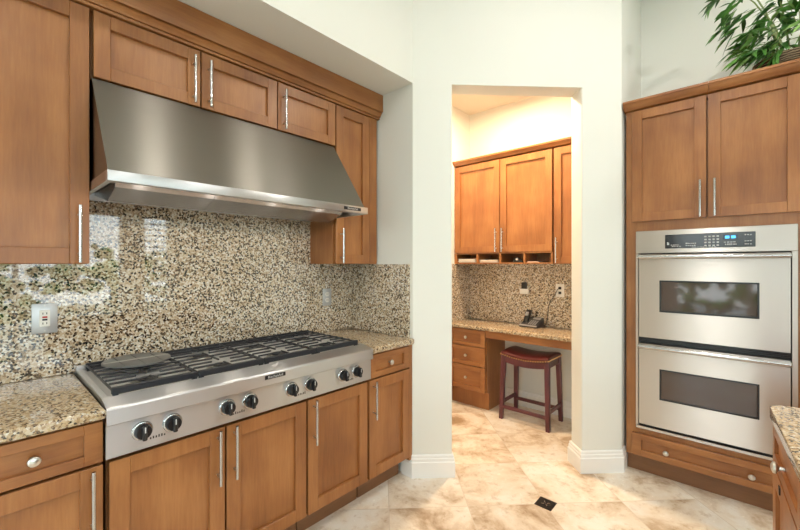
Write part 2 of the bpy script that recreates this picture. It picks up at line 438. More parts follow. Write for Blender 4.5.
for y0, y1, z0, z1 in WIN_E: bx += [(3.2, 3.36, y0, y1, 0, z0), (3.2, 3.36, y0, y1, z1, 3.7)]
bstruct('wall_right', bx, M['wall'])
bstruct('wall_rear', [(-2.40, -1.0, -3.16, -3.0, 0, 3.7), (2.2, 3.36, -3.16, -3.0, 0, 3.7), (-1.0, 2.2, -3.16, -3.0, 0, .05), (-1.0, 2.2, -3.16, -3.0, 2.25, 3.7)], M['wall'])
bstruct('ceiling', [(-2.4, 3.4, -3.2, 3.72, 3.6, 3.72)], M['ceil'])
b = MB(); b.prism([F_, E_, D_, J_, K_, (-.735, 3.60), (XW, 3.60)], Wxyz, 3.03, 3.09); struct(b.build('ceiling_office', M['officewall'], None, 0))
# baseboards
BP = [(-.002, 0), (.017, 0), (.017, .098), (.0125, .104), (.0125, .121), (.009, .126), (.009, .140), (.004, .147), (-.002, .147)]
b = MB(); b.sweep([(-1.70, 1.905), B_, C_, D_, E_, (-1.85, 2.05)], BP); struct(b.build('baseboard_doorway_left', M['trim'], None, 25))
b = MB(); b.sweep([(-.735, 3.60), K_, J_, G_, H_, (-.615, 2.99)], BP); struct(b.build('baseboard_doorway_right', M['trim'], None, 25))
b = MB(); b.sweep([(-1.79, 3.60), (-.735, 3.60)], BP); struct(b.build('baseboard_office', M['trim'], None, 25))
# windows behind the camera and to its right
def window(i, axis, a0, a1, z0, z1, c, muntin):
    f = MB(); w = .055
    def bb(p0, p1, q0, q1, dd=.05):
        if axis == 'x': f.box(c-dd, c+dd, p0, p1, q0, q1)
        else: f.box(p0, p1, c-dd, c+dd, q0, q1)
    bb(a0, a0+w, z0, z1); bb(a1-w, a1, z0, z1); bb(a0+w, a1-w, z0, z0+w); bb(a0+w, a1-w, z1-w, z1)
    for u in muntin[0]: bb(u-.03, u+.03, z0+w, z1-w, .04)
    for q in muntin[1]: bb(a0+w, a1-w, q-.012, q+.012, .03)
    o = struct(f.build('window_%d' % i, M['trim'], None, 0))
    g = MB()
    if axis == 'x': g.box(c-.004, c+.004, a0+w, a1-w, z0+w, z1-w)
    else: g.box(a0+w, a1-w, c-.004, c+.004, z0+w, z1-w)
    g.build('glass', M['glass'], o, 0)
window(1, 'x', -2.2, 1.60, .05, 2.25, 3.28, ((-.93, .33), (.72,)))
window(2, 'x', 1.84, 2.30, .25, 2.25, 3.28, ((), tuple(.4+.1*k for k in range(18))))
window(3, 'y', -1.0, 2.2, .05, 2.25, -3.08, ((.07, 1.13), ()))
# garden outside the windows
b = MB(); b.box(-9, 12, -12, 9, -.30, -.10); struct(b.build('ground', M['patio'], None, 0))
def hedge(name, p0, p1, h, n, label):
    m = MB(); rnd = random.Random(5)
    for k in range(n):
        t = rnd.random(); x = p0[0]+(p1[0]-p0[0])*t + rnd.uniform(-.5, .5); y = p0[1]+(p1[1]-p0[1])*t + rnd.uniform(-.5, .5)
        z = rnd.uniform(.1, h) if rnd.random() < .85 else rnd.uniform(h, h*1.3); r = rnd.uniform(.07, .22)
        res = bmesh.ops.create_icosphere(m.bm, subdivisions=1, radius=r, matrix=Matrix.Translation((x, y, z-.1)) @ Matrix.Scale(rnd.uniform(.5, 1), 4, (0, 0, 1)))
    o = m.build(name, M['hedge'], None, 0); o['kind'] = 'stuff'; o['label'] = label; o['category'] = 'hedge'
hedge('hedge', (7.5, -5), (7.5, 6), 1.5, 520, 'green clipped hedge outside the window wall')
hedge('hedge', (-3, -8.0), (6, -8.0), 1.5, 420, 'green hedge outside the rear glass doors')
# ceiling cans, with the added fill over the oven niche among them
for i, (x, y) in enumerate(CANS_AND_FILL + OFFICE_CANS):
    z = CAN_Z if i < len(CANS_AND_FILL) else 3.015
    t = thing('recessed_light', (x, y, z), 'round recessed ceiling light', 'ceiling light', 'recessed ceiling lights')
    m = MB(); m.lathe([(.078, .012), (.078, .004), (.10, -.002), (.104, .008), (.104, .0145)], (x, y, z), 'z', 28); m.build('trim_ring', M['trim'], t)
    m = MB(); m.cyl((x, y, z+.004), (x, y, z+.012), .076, n=28); m.build('lens', M['lamp'], t)

# ------------------------------------------------------------------ cooking wall: base cabinets
FL = -1.615                      # door faces
def base_cab(name, y0, y1, label, drawer, ndoors, hside, group=None):
    t = thing(name, ((XW+FL)/2, (y0+y1)/2, 0), label, 'cabinet', group)
    ztop = .875 if drawer else .735
    carcass(t, 'L', y0+.001, y1-.001, XW+.003, FL-.042, .115, ztop-.002)
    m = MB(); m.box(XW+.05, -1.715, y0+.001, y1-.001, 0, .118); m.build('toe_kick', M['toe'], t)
    zt = .718
    if drawer:
        d = shaker(t, 'L', y0+.004, y1-.004, .728, .866, FL, 'drawer', .05, 'woodh', .034)
        knob(d, 'L', (y0+y1)/2, FL-.010, .797, .0165)
    w = (y1-y0)/ndoors
    for k in range(ndoors):
        u0, u1 = y0+w*k+.004, y0+w*(k+1)-.004
        d = shaker(t, 'L', u0, u1, .142, zt, FL, 'door', .060)
        hu = u1-.030 if hside[k] == 'r' else u0+.030
        bar_handle(d, 'L', hu, FL, zt-.225, zt-.002)
    return t
base_cab('base_cabinet', -.065, .283, 'honey wood base cabinet with drawer and door under the granite counter below the white outlet', True, 1, 'r')
base_cab('base_cabinet', .292, 1.092, 'two-door honey wood base cabinet beneath the three knobs nearest the griddle cover', False, 2, 'rl')
base_cab('base_cabinet', 1.096, 1.506, 'single-door honey wood base cabinet under the cooktop end by the doorway', False, 1, 'l')
base_cab('base_cabinet', 1.514, 1.875, 'narrow honey wood base cabinet with drawer and door against the white pillar', True, 1, 'l')
m = MB(); m.box(XW+.01, FL-.004, 1.8765, 1.903, 0.118, .874); tag(m.build('filler_strip', M['wood'], None), 'thin wood filler strip between the last base cabinet and white pillar', 'cabinet filler')

def slab(name, poly, z0, z1, mk, label, rad=.012, cat='countertop'):
    m = MB(); m.prism(poly, Wxyz, z0, z1)
    es = [e for e in m.bm.edges if abs(e.verts[0].co.z - e.verts[1].co.z) < 1e-5]
    bmesh.ops.bevel(m.bm, geom=es, offset=rad, segments=4, profile=.5, affect='EDGES')
    return tag(m.build(name, M[mk], None, 40), label, cat)
slab('granite_countertop', [(XW+.001, -.10), (-1.592, -.10), (-1.592, .2825), (XW+.001, .2825)], .876, .915, 'granite_top', 'tan-looking granite countertop with white outlet above it')
slab('granite_countertop', [(XW+.001, 1.5145), (-1.592, 1.5145), (-1.592, 1.887), (-1.60, 1.9035), (XW+.001, 1.9035)], .876, .915, 'granite_top', 'short tan-looking granite countertop between cooktop and white pillar')
m = MB(); m.box(XW+.0005, XW+.016, -.30, 1.9035, .916, 1.70); tag(m.build('granite_backsplash', M['granite'], None, 0), 'tall polished speckled granite backsplash behind the cooktop', 'backsplash')
m = MB(); m.box(XW+.0165, -1.637, 1.888, 1.9045, .916, 1.398, .001); tag(m.build('granite_backsplash', M['granite'], None, 0), 'speckled granite splash panel on the side wall above the short counter', 'backsplash')

def outlet(name, fr, u, d, z, label, w=.078, h=.124, steelplate=True, gfci=True):
    t = thing(name, fp(fr, u, d, z), label, 'outlet')
    m = MB(); fb(m, fr, u-w/2, u+w/2, d, d+.006, z-h/2, z+h/2, .003, 2); p = m.build('cover_plate', M['nickelplate' if steelplate else 'whiteplastic'], t)
    if gfci:
        m = MB(); fb(m, fr, u-.017, u+.017, d+.005, d+.0085, z-.035, z+.035, .002); r = m.build('receptacle', M['whiteplastic'], t)
        m = MB(); fb(m, fr, u-.008, u+.008, d+.008, d+.0105, z+.002, z+.009); m.build('button', M['red'], r)
        m = MB(); fb(m, fr, u-.008, u+.008, d+.008, d+.0105, z-.009, z-.002); m.build('button', M['slot'], r)
        for s in (.021, -.021):
            m = MB()
            for q in (-.006, .006): fb(m, fr, u+q-.0013, u+q+.0013, d+.008, d+.0095, z+s-.004, z+s+.004)
            m.build('slot', M['slot'], r)
    else:
        for s in (.021, -.021):
            m = MB(); m.lathe([(.0165, 0), (.0165, .0085), (.015, .0095), (0, .0095)], fp(fr, u, d, z+s), fn_axis(fr), 20); r = m.build('receptacle', M['whiteplastic'], t)
            m = MB()
            for q in (-.006, .006): fb(m, fr, u+q-.0013, u+q+.0013, d+.009, d+.0104, z+s-.003, z+s+.005)
            m.build('slot', M['slot'], r)
    for s in (h/2-.010, -h/2+.010):
        m = MB(); m.lathe([(.003, .004), (.003, .0075), (0, .0078)], fp(fr, u, d, z+s), fn_axis(fr), 10)
        m.build('screw', M['nickel'], t)
    return t
M['nickelplate'] = plain('silver_plate', (.55, .56, .58), .35, .6)
outlet('wall_outlet', 'L', .183, XW+.016, 1.168, 'white outlet with red button in silver plate over the long counter', .082, .128)
outlet('wall_outlet', 'L', 1.664, XW+.016, 1.163, 'small silver outlet on granite backsplash above short counter', .075, .122, True, False)

# ------------------------------------------------------------------ rangetop
RY0, RY1 = .2835, 1.5135
rt = thing('gas_rangetop', (-1.92, .9, .735), 'stainless steel gas rangetop with eight black knobs and cast iron grates', 'rangetop')
m = MB(); m.box(XW+.017, -1.625, RY0+.001, RY1-.001, .737, .918); m.build('body', M['steel'], rt)
m = MB(); m.prism([(-1.627, .7365), (-1.600, .7365), (-1.600, .858), (-1.627, .858)], lambda a, c, h: (a, h, c), RY0, RY1); m.build('control_panel', M['steel'], rt)
prof = [(-1.655, .853), (-1.584, .853), (-1.581, .856), (-1.583, .905), (-1.586, .911), (-1.592, .914), (-1.664, .930), (-1.668, .90)]
m = MB(); m.prism(prof, lambda a, c, h: (a, h, c), RY0-.001, RY1+.001); m.build('bullnose', M['steel'], rt, 8)
m = MB(); m.box(XW+.017, -1.66, RY0, RY0+.022, .91, .930, .002); m.box(XW+.017, -1.66, RY1-.022, RY1, .91, .930, .002); m.box(XW+.017, XW+.035, RY0, RY1, .91, .945, .002); m.build('rim', M['steel'], rt)
m = MB(); m.box(XW+.03, -1.66, RY0+.012, RY1-.012, .915, .922); m.build('burner_tray', plain('steel_tray', (.72, .72, .71), .45, .55), rt)
gx0, gx1 = -2.176, -1.680
gw = (1.482-.312)/4
for k in range(4):
    y0 = .312+gw*k+.0015; y1 = y0+gw-.003; ym = (y0+y1)/2; zt = .957
    g = MB()
    for x in (gx0, gx1): g.box(x-.008, x+.008, y0, y1, .931, zt, .003)
    for y in (y0+.0035, y1-.0035): g.box(gx0, gx1, y-.0035, y+.0035, .943, zt-.006, .0015)
    xm = (gx0+gx1)/2
    g.box(xm-.005, xm+.005, y0, y1, .949, zt-.001, .002)
    for q in (.25, .75):
        xb = gx0+(gx1-gx0)*q
        for sg in (-1, 1): g.box(min(xb+sg*.028, xb+sg*.118), max(xb+sg*.028, xb+sg*.118), ym-.004, ym+.004, .947, zt-.002, .002)
    for hx in ((gx0, xm), (xm, gx1)):
        L = hx[1]-hx[0]
        for j, reach in ((.26, .124), (.5, .100), (.74, .124)):
            x = hx[0]+L*j
            g.box(x-.0048, x+.0048, y0+.004, y0+.004+reach, .950, zt+.001, .0025)
            g.box(x-.0048, x+.0048, y1-.004-reach, y1-.004, .950, zt+.001, .0025)
    for x in (gx0, gx1):
        for y in (y0+.012, y1-.012): g.box(x-.008, x+.008, y-.008, y+.008, .921, .936)
    g.build('grate', M['iron'], rt)
    for x in (gx0+(gx1-gx0)*.25, gx0+(gx1-gx0)*.75):
        m = MB(); m.lathe([(.060, 0), (.060, .003), (.046, .005), (.044, .010), (.036, .011), (0, .011)], (x, ym, .921), 'z', 24); bu = m.build('burner', M['nickel'], rt)
        m = MB(); m.lathe([(.030, .011), (.036, .012), (.036, .015), (.030, .017), (0, .017)], (x, ym, .921), 'z', 24); m.build('burner_cap', M['iron'], bu)
kys = [.388, .485, .690, .789, .994, 1.099, 1.306, 1.402]
for i, y in enumerate(kys):
    c = (-1.600, y, .8035)
    m = MB(); m.lathe([(.0335, 0), (.0335, .005), (.031, .008), (.0275, .009), (0, .009)], c, (1, 0, 0), 30); m.build('knob_bezel', M['chrome'], rt)
    m = MB(); m.lathe([(.0275, .007), (.0265, .012), (.0255, .026), (.0235, .030), (0, .0305)], c, (1, 0, 0), 30); kb = m.build('knob', M['black'], rt)
    m = MB(); m.box(-1.5705, -1.5565, y-.0075, y+.0075, .777, .830, .0045, 2); m.build('grip', M['black'], kb)
    m = MB(); m.box(-1.5567, -1.5560, y-.0018, y+.0018, .806, .826); m.build('pointer', M['white_print'], kb)
rnd = random.Random(3)
for a, c in zip(kys[0::2], kys[1::2]):
    q = (a+c)/2 - .022; m = MB()
    for k in range(6):
        h = rnd.uniform(.006, .012); m.box(-1.6003, -1.5996, q+k*.009-.0025, q+k*.009+.0025, .763, .763+h)
    m.build('marking', M['dark_print'], rt, 0)
def text(body, size, loc, rot, m, parent, name='lettering'):
    cu = bpy.data.curves.new(name, 'FONT'); cu.body = body; cu.size = size; cu.extrude = .0004; cu.align_x = 'CENTER'; cu.align_y = 'CENTER'
    cu.materials.append(m); o = bpy.data.objects.new(name, cu); C.objects.link(o); o.parent = parent
    o0 = Vector((0, 0, 0)); p = parent
    while p is not None: o0 += p.location; p = p.parent
    o.location = Vector(loc)-o0; o.rotation_euler = rot
    me = bpy.data.meshes.new_from_object(o.evaluated_get(bpy.context.evaluated_depsgraph_get()))
    q = bpy.data.objects.new(name, me); C.objects.link(q); q.parent = parent; q.location = o.location; q.rotation_euler = rot
    bpy.data.objects.remove(o); q.name = name
    return q
m = MB(); m.box(-1.5815, -1.579, .849, .951, .883, .901, .001); bd = m.build('badge', M['black'], rt)
text('KitchenAid', .0165, (-1.5786, .900, .892), (PI/2, 0, PI/2), M['white_print'], bd)

# round cover lying on the rear burner
dx_, dy_, dz_, dr_ = -2.045, .478, .9585, .130
t = thing('burner_cover', (dx_, dy_, dz_), 'round grey cover with pale cross lines lying on the rear corner grate', 'burner cover')
m = MB(); m.lathe([(0, 0), (dr_-.006, 0), (dr_, .003), (dr_, .008), (dr_-.005, .011), (0, .011)], (dx_, dy_, dz_), 'z', 48); m.build('disc', M['disc'], t)
m = MB(); zl = dz_+.0105; L = dr_-.006
m.box(dx_-.006, dx_+.006, dy_-L, dy_+L, zl, zl+.0015); m.build('line', M['discline'], t, 0)
for q in (-.070, 0, .070):
    L2 = math.sqrt(L*L-q*q); m = MB(); m.box(dx_-L2, dx_+L2, dy_+q-.0022, dy_+q+.0022, zl+.0002, zl+.0012); m.build('groove', M['iron'], t, 0)

# ------------------------------------------------------------------ upper cabinets on the cooking wall
FU = -1.93
def upper(name, y0, y1, z0, z1, label, doors, lowhandle=True, body_y1=None):
    t = thing(name, ((XW+FU)/2, (y0+y1)/2, z0), label, 'cabinet')
    carcass(t, 'L', y0+.0015, (body_y1 or y1)-.0015, XW+.017, FU-.040, z0, 2.43)
    for u0, u1, hs in doors:
        d = shaker(t, 'L', u0, u1, z0+.002, z1, FU, 'door', .060 if z0 < 2 else .055)
        bar_handle(d, 'L', u1-.032 if hs == 'r' else u0+.032, FU, z0+.006, z0+.228)
    return t
upper('upper_cabinet', -.335, .2925, 1.40, 2.418, 'tall honey wood wall cabinet above the long counter and outlet', [(-.332, .290, 'r')])
upper('upper_cabinet', .2965, 1.112, 2.150, 2.418, 'two-door honey wood cabinet over the range hood beside the tall cabinet', [(.303, .706, 'r'), (.712, 1.109, 'l')])
upper('upper_cabinet', 1.113, 1.521, 2.150, 2.418, 'single-door honey wood cabinet over the range hood nearest the pillar', [(1.116, 1.516, 'l')])
t = upper('upper_cabinet', 1.5225, 1.888, 1.40, 2.418, 'narrow honey wood wall cabinet behind the hood corner by the white pillar', [(1.526, 1.812, 'l')])
m = MB(); m.box(FU-.0225, FU-.004, 1.816, 1.887, 1.40, 2.4235, .001); m.build('stile', M['wood'], t)
# crown along the whole run
cp = [(-2.0, 2.431), (-1.9505, 2.431), (-1.948, 2.424), (-1.922, 2.424), (-1.920, 2.434), (-1.926, 2.4345), (-1.926, 2.4375), (-1.914, 2.438), (-1.908, 2.450), (-1.899, 2.460), (-1.893, 2.463), (-1.906, 2.4645), (-1.906, 2.468), (-1.889, 2.469), (-1.8875, 2.471), (-1.8875, 2.586), (-2.0, 2.586)]
m = MB(); m.prism(cp, lambda a, c, h: (a, h, c), -.40, 1.9035)
tag(m.build('crown_molding', M['woodh'], None, 40), 'wood crown fascia running along the cooking wall up to the soffit', 'molding')

# ------------------------------------------------------------------ range hood
hd = thing('range_hood', (-1.95, .9, 1.69), 'large sloped stainless steel range hood over the gas rangetop', 'range hood')
HY0, HY1 = .2985, 1.5115
hp = [(XW+.018, 1.728), (XW+.018, 2.148), (-1.942, 2.148), (-1.652, 1.732), (-1.650, 1.728)]
m = MB(); m.prism(hp, lambda a, c, h: (a, h, c), HY0, HY1); m.build('canopy', M['steel_hood'], hd, 0)
# hollow lower band with lip
m = MB()
m.box(-1.648, -1.628, HY0-.006, HY1+.006, 1.690, 1.728, .003, 2)
m.box(XW+.018, -1.648, HY0-.006, HY0+.010, 1.690, 1.728); m.box(XW+.018, -1.648, HY1-.010, HY1+.006, 1.690, 1.728)
m.box(XW+.018, XW+.034, HY0+.01, HY1-.01, 1.690, 1.728)
m.build('trim_band', M['steel'], hd)
m = MB(); m.box(-1.815, -1.648, HY0+.010, HY1-.010, 1.714, 1.727); m.build('lamp_shelf', M['steel'], hd, 0)
for k in range(3):
    y0 = HY0+.050+k*.372; f = MB()
    f.prism([(-1.795, 1.716), (-1.806, 1.698), (-1.925, 1.657), (-1.938, 1.660), (XW+.036, 1.712), (XW+.036, 1.722)], lambda a, c, h: (a, h, c), y0, y0+.3705)
    f.build('filter', M['steel_pan'], hd, 0)
for y in (.45, .74, 1.06, 1.36):
    lx = -1.715; lz = 1.714
    m = MB(); m.lathe([(.024, 0), (.026, -.002), (.030, 0), (.030, .003), (.024, .003)], (lx, y, lz), 'z', 24); hl = m.build('lamp_ring', M['chrome'], hd)
    m = MB(); m.cyl((lx, y, lz-.0015), (lx, y, lz), .023, n=24); m.build('lens', M['hoodlens'], hl)
    area('hood_lamp', (lx, y, lz-.004), (0, math.radians(28), 0), .045, 0, 1.5, (1.0, .90, .76), shape='DISK')
m = MB(); m.box(-1.629, -1.6262, 1.338, 1.462, 1.701, 1.719, .001); bd = m.build('badge', M['black'], hd)
text('KitchenAid', .0165, (-1.6258, 1.400, 1.710), (PI/2, 0, PI/2), M['white_print'], bd)

# ------------------------------------------------------------------ oven wall
FR = -2.94                       # 'R' frame: d = -y
OX0, OX1 = -.598, .262
t = thing('oven_cabinet', (-.17, 3.25, 0), 'tall honey wood cabinet housing the stainless double oven', 'cabinet')
m = MB()
for u0, u1 in ((OX0, -.538), (.213, OX1)): fb(m, 'R', u0, u1, -2.982, FR-.020, .118, 2.432, .001)
fb(m, 'R', -.538, .213, -2.982, FR-.020, 1.617, 1.690, .001); fb(m, 'R', -.538, .213, -2.982, FR-.020, .270, .309, .001); fb(m, 'R', -.538, .213, -2.982, FR-.020, .118, .140, .001); fb(m, 'R', -.538, .213, -2.982, FR-.020, 2.405, 2.432, .001)
fb(m, 'R', -.538, .213, -2.995, -2.984, .120, .305); fb(m, 'R', -.538, .213, -2.995, -2.984, 1.64, 2.43)
fb(m, 'R', OX0, OX0+.02, -3.55, -2.982, .118, 2.432); fb(m, 'R', OX1-.02, OX1, -3.55, -2.982, 0, 2.432)
fb(m, 'R', OX0+.02, OX1-.02, -3.55, -2.982, 1.64, 2.432); fb(m, 'R', OX0+.02, OX1-.02, -3.55, -2.982, .118, .30)
m.build('body', M['wood'], t)
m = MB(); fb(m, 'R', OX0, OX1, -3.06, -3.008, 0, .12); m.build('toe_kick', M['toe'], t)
for u0, u1, hu in ((-.562, -.1715, -.200), (-.1625, .230, -.132)):
    d = shaker(t, 'R', u0, u1, 1.682, 2.420, FR, 'door', .058); bar_handle(d, 'R', hu, FR, 1.686, 1.908)
d = shaker(t, 'R', -.562, .232, .126, .272, FR, 'drawer', .055, 'woodh', .040)
for u in (-.372, .030): knob(d, 'R', u, FR-.010, .192, .0165)
oc = [(3.02, 2.430), (2.955, 2.430), (2.934, 2.434), (2.930, 2.440), (2.926, 2.442), (2.914, 2.456), (2.908, 2.470), (2.902, 2.472), (2.902, 2.486), (3.02, 2.486)]
m = MB(); m.prism(oc, lambda a, c, h: (h, a, c), -.608, -.160); m.prism(oc, lambda a, c, h: (h, a, c), -.1585, .275); m.build('crown', M['woodh'], t, 40)

ov = thing('double_oven', (-.16, 3.2, .31), 'stainless steel double wall oven with two dark windows', 'oven')
m = MB(); fb(m, 'R', -.515, .190, -3.45, -2.96, .33, 1.60); m.build('body', M['blackgap'], ov)
m = MB()
fb(m, 'R', -.537, -.5225, -2.962, -2.932, .3305, 1.470, .001); m.build('side_trim', M['steel_oven'], ov)
m = MB(); fb(m, 'R', .1895, .212, -2.962, -2.932, .3305, 1.470, .001); m.build('side_trim', M['steel_oven'], ov)
m = MB(); fb(m, 'R', -.537, .212, -2.962, -2.932, 1.4705, 1.616, .002); cpn = m.build('control_panel', M['steel_oven'], ov)
m = MB(); fb(m, 'R', -.376, .046, -2.933, -2.929, 1.498, 1.585, .002); dp = m.build('display', M['display'], ov)
m = MB()
fb(m, 'R', -.095, -.027, -2.9295, -2.9275, 1.543, 1.571)
dg = MB()
for u in (-.085, -.058): 
    fb(dg, 'R', u, u+.020, -2.9285, -2.927, 1.549, 1.566, .002)
m.build('screen', plain('screen_dark_blue', (.01, .03, .06), .2), dp, 0); dg.build('digit', M['digits'], dp, 0)
m = MB(); rnd = random.Random(11)
def dash(u0, u1, z, h, n):
    for k in range(n):
        a = u0+(u1-u0)*k/n; fb(m, 'R', a, a+(u1-u0)/n*rnd.uniform(.5, .8), -2.9293, -2.9283, z, z+h*rnd.uniform(.7, 1))
for c in range(4):
    for r in range(4): fb(m, 'R', -.180+c*.019, -.180+c*.019+.011, -2.9293, -2.9283, 1.508+r*.018, 1.508+r*.018+.007)
dash(-.345, -.300, 1.517, .005, 4); dash(-.340, -.290, 1.508, .005, 4); dash(-.270, -.215, 1.524, .007, 6); dash(-.270, -.220, 1.512, .005, 5)
dash(-.365, -.352, 1.52, .02, 2); dash(-.09, -.035, 1.526, .005, 4); dash(-.085, -.030, 1.512, .008, 6); dash(.0, .035, 1.512, .006, 3); dash(.0, .035, 1.530, .006, 3); dash(.0, .035, 1.565, .005, 3); dash(-.24, -.12, 1.5015, .004, 9)
m.build('key_print', M['white_print'], dp, 0)
m = MB(); fb(m, 'R', -.520, .187, -2.958, -2.938, .884, .917)
for k in range(3): fb(m, 'R', -.52, .187, -2.938, -2.934, .889+.010*k, .893+.010*k)
m.build('vent', M['black'], ov, 0)
m = MB(); fb(m, 'R', -.537, .212, -2.962, -2.935, .311, .330, .002)
m.build('base_trim', M['chrome'], ov)
m = MB(); fb(m, 'R', -.520, .187, -2.958, -2.945, .331, .351); m.build('base_gap', M['blackgap'], ov, 0)
def oven_door(z0, z1, wz0, wz1):
    wx0, wx1 = -.400, .058
    o_ = MB()
    fb(o_, 'R', -.5165, wx0, -2.955, -2.918, z0, z1); fb(o_, 'R', wx1, .1835, -2.955, -2.918, z0, z1)
    fb(o_, 'R', wx0, wx1, -2.955, -2.918, z0, wz0); fb(o_, 'R', wx0, wx1, -2.955, -2.918, wz1, z1)
    bmesh.ops.remove_doubles(o_.bm, verts=o_.bm.verts[:], dist=1e-5)
    d = o_.build('door', M['steel_oven'], ov, 0)
    m = MB(); e = .005
    fb(m, 'R', wx0-.004, wx0+e, -2.9225, -2.916, wz0-.004, wz1+.004, .0015); fb(m, 'R', wx1-e, wx1+.004, -2.9225, -2.916, wz0-.004, wz1+.004, .0015)
    fb(m, 'R', wx0+e, wx1-e, -2.9225, -2.916, wz0-.004, wz0+e*1.3, .0015); fb(m, 'R', wx0+e, wx1-e, -2.9225, -2.916, wz1-e, wz1+.004, .0015)
    m.build('window_frame', M['black'], d)
    m = MB(); fb(m, 'R', wx0+.002, wx1-.002, -2.95, -2.923, wz0+.002, wz1-.002); m.build('window', M['glass_dark'], d, 0)
    m = MB(); zc = z1-.020
    m.prism([(a, c) for a, c in ((2.878, zc-.008), (2.872, zc), (2.874, zc+.011), (2.882, zc+.017), (2.892, zc+.014), (2.894, zc-.004), (2.888, zc-.011))], lambda a, c, h: (h, a, c), -.517, .185)
    h = m.build('handle', M['chrome'], d, 50)
    m = MB()
    for u in (-.505, .173): fb(m, 'R', u-.011, u+.011, -2.92, -2.886, zc-.009, zc+.012, .002)
    m.build('handle_post', M['chrome'], d)
oven_door(.922, 1.462, 1.096, 1.291); oven_door(.352, .880, .533, .723)

# ------------------------------------------------------------------ bamboo in a basket on the oven cabinet
px, py, pz = .20, 3.17, 2.434
t = thing('potted_bamboo', (px, py, pz), 'leafy green bamboo plant in wicker basket on top of the oven cabinet', 'plant')
m = MB(); m.lathe([(0, 0), (.12, 0), (.14, .05), (.158, .125), (.168, .142), (.168, .154), (.152, .154), (.14, .13), (0, .125)], (px, py, pz), 'z', 36); m.build('basket', M['basket'], t)
lf = MB(); rnd = random.Random(21)
def leaf(p, d, L, w):
    d = Vector(d).normalized(); s = d.cross(Vector((0, 0, 1)))
    s = s.normalized() if s.length > .05 else Vector((1, 0, 0)); up = s.cross(d)
    s = (s*math.cos(a_ := rnd.uniform(-.9, .9)) + up*math.sin(a_)).normalized()
    rows = []; ok_ = True
    for q, ww in ((0, .12), (.18, .75), (.42, 1.0), (.70, .66), (1.0, .03)):
        c = Vector(p) + d*L*q + Vector((0, 0, -1))*L*.32*q*q
        ok_ = ok_ and c.y < 3.53 and c.z > 2.475 + (.02 if c.y < 2.92 else 0)
        rows.append((c, ww))
    if not ok_: return
    rows_, rows = rows, []
    for c, ww in rows_:
        rows.append((lf.bm.verts.new(c - s*w*ww), lf.bm.verts.new(c - up*w*.25*ww), lf.bm.verts.new(c + s*w*ww)))
    for a, c in zip(rows, rows[1:]):
        lf.bm.faces.new((a[0], a[1], c[1], c[0])); lf.bm.faces.new((a[1], a[2], c[2], c[1]))
stems = []
def spray(p, d, n, L):
    d = Vector(d).normalized()
    for k in range(n):
        ang = rnd.uniform(-1.0, 1.0); el = rnd.uniform(-.75, .35)
        v = Matrix.Rotation(ang, 3, 'Z') @ d; v = Vector((v.x, v.y, v.z*.4 + el))
        leaf(Vector(p) + d*rnd.uniform(-.05, .03), v, L*rnd.uniform(.65, 1.1), rnd.uniform(.009, .0155))
for k in range(7):
    a = 2*PI*k/7+rnd.uniform(-.3, .3); r = rnd.uniform(.02, .09)
    p0 = Vector((px+r*math.cos(a), py+r*math.sin(a), pz+.12))
    H = rnd.uniform(.42, .75); lean = Vector((math.cos(a)*.22 + rnd.uniform(-.05, .05), math.sin(a)*.14, 0))
    pts = [p0 + Vector((0, 0, H*q)) + lean*q*q for q in (0, .25, .5, .75, 1)]
    st = MB(); st.tube(pts, [.0052, .005, .0045, .0038, .002], 7); st.build('stem', M['stem'], t)
    for j in range(6):
        q = .25+.73*j/5 + rnd.uniform(-.04, .04)
        base = p0 + Vector((0, 0, H*q)) + lean*q*q
        th = a + rnd.uniform(-1.5, 1.5)
        if rnd.random() < .12: th = PI + rnd.uniform(-.7, .7)
        L = rnd.uniform(.09, .19)
        v = Vector((math.cos(th), math.sin(th)*.7, rnd.uniform(-.25, .35)))
        tip = base + v*L + Vector((0, 0, -.05))
        if tip.y > 3.46: tip.y = 3.46
        br = MB(); br.tube([base, base + v*L*.55, tip], [.0022, .0018, .001], 5); br.build('branch', M['stem'], t)
        spray(tip, (tip-base), 7, .12); spray(base + v*L*.55, (tip-base), 3, .10)
# the low sprays that hang over the crown towards the doorway wall
for bx_, by_, bz_, tx, ty, tz in ((.17, 3.12, 2.58, .02, 3.03, 2.64), (.16, 3.12, 2.60, .05, 3.00, 2.62), (.17, 3.15, 2.66, .06, 3.06, 2.74), (.16, 3.10, 2.58, .09, 2.98, 2.61), (.2, 3.1, 2.7, .12, 3.0, 2.76), (.22, 3.1, 2.75, .13, 3.05, 2.90), (.24, 3.1, 2.7, .2, 2.98, 2.80), (.26, 3.1, 2.7, .24, 2.97, 2.70)):
    br = MB(); br.tube([(bx_, by_, bz_), ((bx_+tx)/2, (by_+ty)/2, max(bz_, tz)+.02), (tx, ty, tz)], [.0024, .002, .001], 5)
    br.build('branch', M['stem'], t)
    spray((tx, ty, tz), (tx-bx_, ty-by_, tz-bz_), 9, .12); spray(((bx_+tx)/2, (by_+ty)/2, max(bz_, tz)+.02), (tx-bx_, ty-by_, tz-bz_), 4, .11)
lf.build('foliage', M['leaf'], t, 60)

